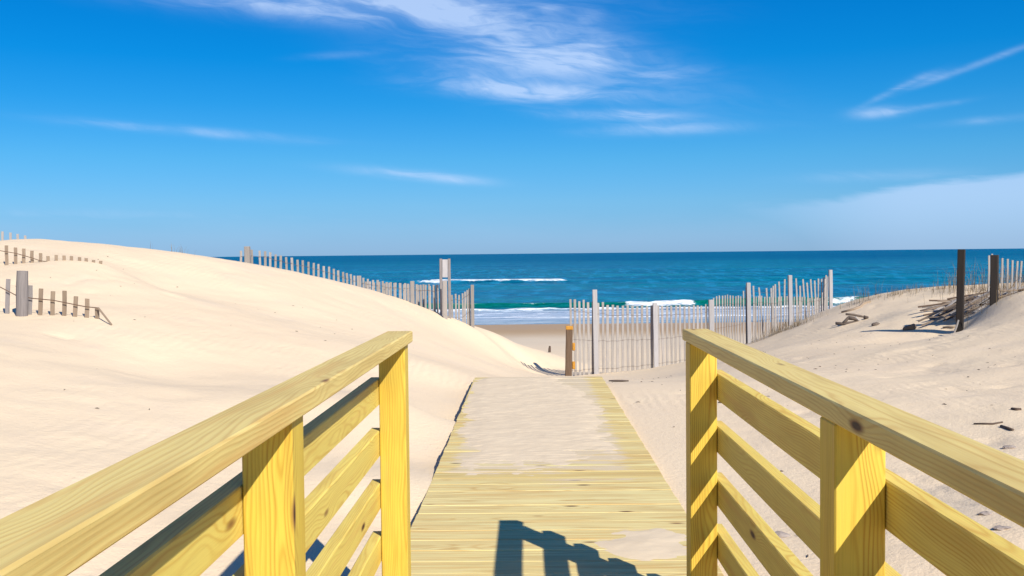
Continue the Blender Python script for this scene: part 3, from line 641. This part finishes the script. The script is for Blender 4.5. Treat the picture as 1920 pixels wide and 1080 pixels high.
b0 = on(1030, 661); mb = MB(); mb.tube([b0-Vector((0, 0, .05)), b0+Vector((.01, 0, .12)), b0+Vector((.02, 0, .22))], [.05, .045, .03], 7); o = mb.build('stake', m_twig); tag(o, 'small dark stake standing on the open beach left of the orange topped post', 'stake')
# driftwood frame
c0 = on(1597, 606); dw = empty('driftwood', c0); tag(dw, 'tangle of dark bleached driftwood branches propped up on the right dune', 'driftwood')
def br(pts, r, mat=m_drift):
    V_ = []
    for (px, py, lift) in pts: v = at(px, py, c0.y); v.z = max(v.z, gz(v.x, v.y)+.0) if lift else gz(v.x, v.y)+.02; V_.append(v)
    mb = MB(); mb.tube(V_, [r]*(len(V_)-1)+[r*.5], 7); under(mb.build('branch', mat, smooth=True), dw)
br([(1567, 606, 1), (1580, 607, 1), (1598, 609, 1), (1614, 612, 1)], .024)
br([(1580, 607, 1), (1586, 601, 1), (1591, 595.5, 1), (1597, 594, 1)], .024)
br([(1591, 596, 1), (1600, 597, 1), (1606, 600, 1), (1601, 603, 1)], .032)
br([(1603, 594, 1), (1609, 600, 1), (1614, 607, 1), (1614, 612, 1)], .018, m_grey)
br([(1586, 589, 1), (1600, 590, 1), (1615, 593, 1), (1624, 595, 1)], .018)
br([(1620, 595, 1), (1628, 595, 1)], .034)
br([(1582, 611, 1), (1592, 613, 1)], .03)
def rock(px, py, r, label, mat=m_stone, name='stone', cat='stone', sq=(1.5, 1, .5)):
    v = on(px, py); mb = MB(); nu, nv_ = 10, 6
    V_ = []; Fc = []; sd2 = random.uniform(0, 100)
    for j in range(nv_+1):
        th = math.pi*j/nv_
        for i in range(nu):
            ph = 2*math.pi*i/nu; rr = r*(1+.5*float(vnoise(math.cos(ph)*1.4+sd2, math.cos(th)*1.4+math.sin(ph))))
            V_.append((v.x+rr*sq[0]*math.sin(th)*math.cos(ph), v.y+rr*sq[1]*math.sin(th)*math.sin(ph), v.z+r*.12+rr*sq[2]*math.cos(th)))
    for j in range(nv_):
        for i in range(nu): Fc.append((j*nu+i, (j+1)*nu+i, (j+1)*nu+(i+1) % nu, j*nu+(i+1) % nu))
    me = bpy.data.meshes.new(name); me.from_pydata(V_, [], Fc); me.validate(); o = link(name, me, mat, None, False); tag(o, label, cat)
    for nm, n3 in (('grain', 1),):
        a = me.attributes.new('grain', 'FLOAT_VECTOR', 'POINT'); a.data.foreach_set('vector', np.array(me.vertices and [c for vv in me.vertices for c in vv.co], dtype=np.float32))
    return o
rock(1642, 610, .05, 'dark jagged wood lump between the driftwood tangle and the tall dark post', m_drift, 'wood_chunk', 'wood chunk', (1.3, 1, .7))
mbw = MB(); w0 = on(1695, 619); w1 = on(1716, 619); w1.z += .045; mbw.board(w0, w1, .06, .07, side=(0, 1, 0), bev=.012); o = mbw.build('wood_chunk', m_drift); tag(o, 'dark wedge of broken timber half buried left of the tall dark post', 'wood chunk')
rock(1892, 842, .026, 'pale smooth stone on the sand by the right edge above the railing')
rock(1848, 968, .02, 'small grey pebble in the sand between cap and top rail at right')
rock(1880, 996, .022, 'flat pale shell lump at lower right between cap and top rail', sq=(1.6, 1, .35))
rock(1463, 1008, .03, 'round grey stone half sunk in sand seen through the right railing', sq=(1.3, 1, .45))
rock(1466, 886, .008, 'tiny dark pebble seen between the upper rails of the right railing', m_twig)
rock(1352, 756, .02, 'dark broken bark bit on sand just behind the right end post', m_twig)

# ------------------------------------------------------------------ dune grass
def grass(name, spots, label, h, dens):
    V_, Fc = [], []
    for (px, py, spread, hh, cnt) in spots:
        v0 = on(px, py) if py else None
        for k in range(int(cnt*dens)):
            x = v0.x+random.gauss(0, spread); y = v0.y+random.gauss(0, spread*.6)+.15; z0 = gz(x, y)-.02
            L = hh*random.uniform(.4, 1.1); a = random.uniform(0, 6.28); ln = random.uniform(.05, .6)*L
            dxx, dyy = math.cos(a), math.sin(a); wv_ = Vector((-dyy, dxx, 0))*random.uniform(.0016, .003)
            pts = [Vector((x, y, z0)), Vector((x+dxx*ln*.25, y+dyy*ln*.25, z0+L*.6)), Vector((x+dxx*ln, y+dyy*ln, z0+L*(1-.15*ln/L)))]
            i = len(V_)
            for q_, s_ in ((0, 1), (1, .8)): V_.extend([tuple(pts[q_]-wv_*s_), tuple(pts[q_]+wv_*s_)])
            V_.append(tuple(pts[2])); Fc.extend([(i, i+1, i+3, i+2), (i+2, i+3, i+4)])
    me = bpy.data.meshes.new(name); me.from_pydata(V_, [], Fc); o = link(name, me, m_grass); tag(o, label, 'grass', kind='stuff')
grass('dune_grass', [(1610, 570, .12, .35, 26), (1625, 566, .2, .42, 34), (1660, 558, .25, .2, 26), (1690, 552, .3, .16, 80), (1700, 550, .15, .16, 60), (1725, 548, .25, .18, 50), (1760, 545, .3, .16, 50), (1770, 544, .1, .12, 50),
                     (1815, 546, .25, .55, 60), (1840, 546, .25, .5, 90), (1790, 546, .3, .2, 30)], 'sparse dry grass along the crest of the right dune', .3, 1.0)
grass('dune_grass', [(1885, 545, .2, .45, 70), (1905, 545, .2, .45, 80), (1930, 545, .3, .45, 90), (1848, 560, .25, .3, 70), (1828, 570, .2, .25, 50)], 'brown dead grass tangled in the collapsed fence at far right', .3, 1.0)
grass('dune_grass', [(1420, 642, .1, .18, 20), (1445, 632, .12, .2, 45), (1462, 625, .12, .25, 70), (1475, 620, .1, .25, 60), (1500, 612, .15, .2, 50), (1520, 603, .15, .22, 50)], 'straw coloured grass and trash caught along the foot of the climbing fence', .3, 1.0)
grass('dune_grass', [(277, 466.8, .02, .16, 6), (328, 473.5, .12, .2, 9), (343, 475.5, .1, .14, 8)], 'few thin grass stems on the skyline of the left dune', .2, 1.0)
# scattered specks of straw and shell
V_, Fc = [], []
for k in range(290):
    if k < 230: x, y = random.uniform(.9, 6), random.uniform(3, 14)
    else: x, y = random.uniform(-6, -.8), random.uniform(3, 13)
    s_ = random.uniform(.003, .008); a = random.uniform(0, 6.28); z0 = gz(x, y)+.003; L = s_*random.uniform(1, 3)
    i = len(V_); c_, d_ = math.cos(a), math.sin(a)
    for (u, w_) in ((-L, -s_*.5), (L, -s_*.4), (L*.8, s_*.5), (-L*.9, s_*.4)): V_.append((x+u*c_-w_*d_, y+u*d_+w_*c_, z0+random.uniform(-.002, .003)))
    V_.append((x, y, z0+s_*.8)); Fc.extend([(i, i+1, i+4), (i+1, i+2, i+4), (i+2, i+3, i+4), (i+3, i, i+4)])
me = bpy.data.meshes.new('beach_litter'); me.from_pydata(V_, [], Fc); o = link('beach_litter', me, m_twig); tag(o, 'tiny dark flecks of straw and bark strewn over the sand', 'litter', kind='stuff')
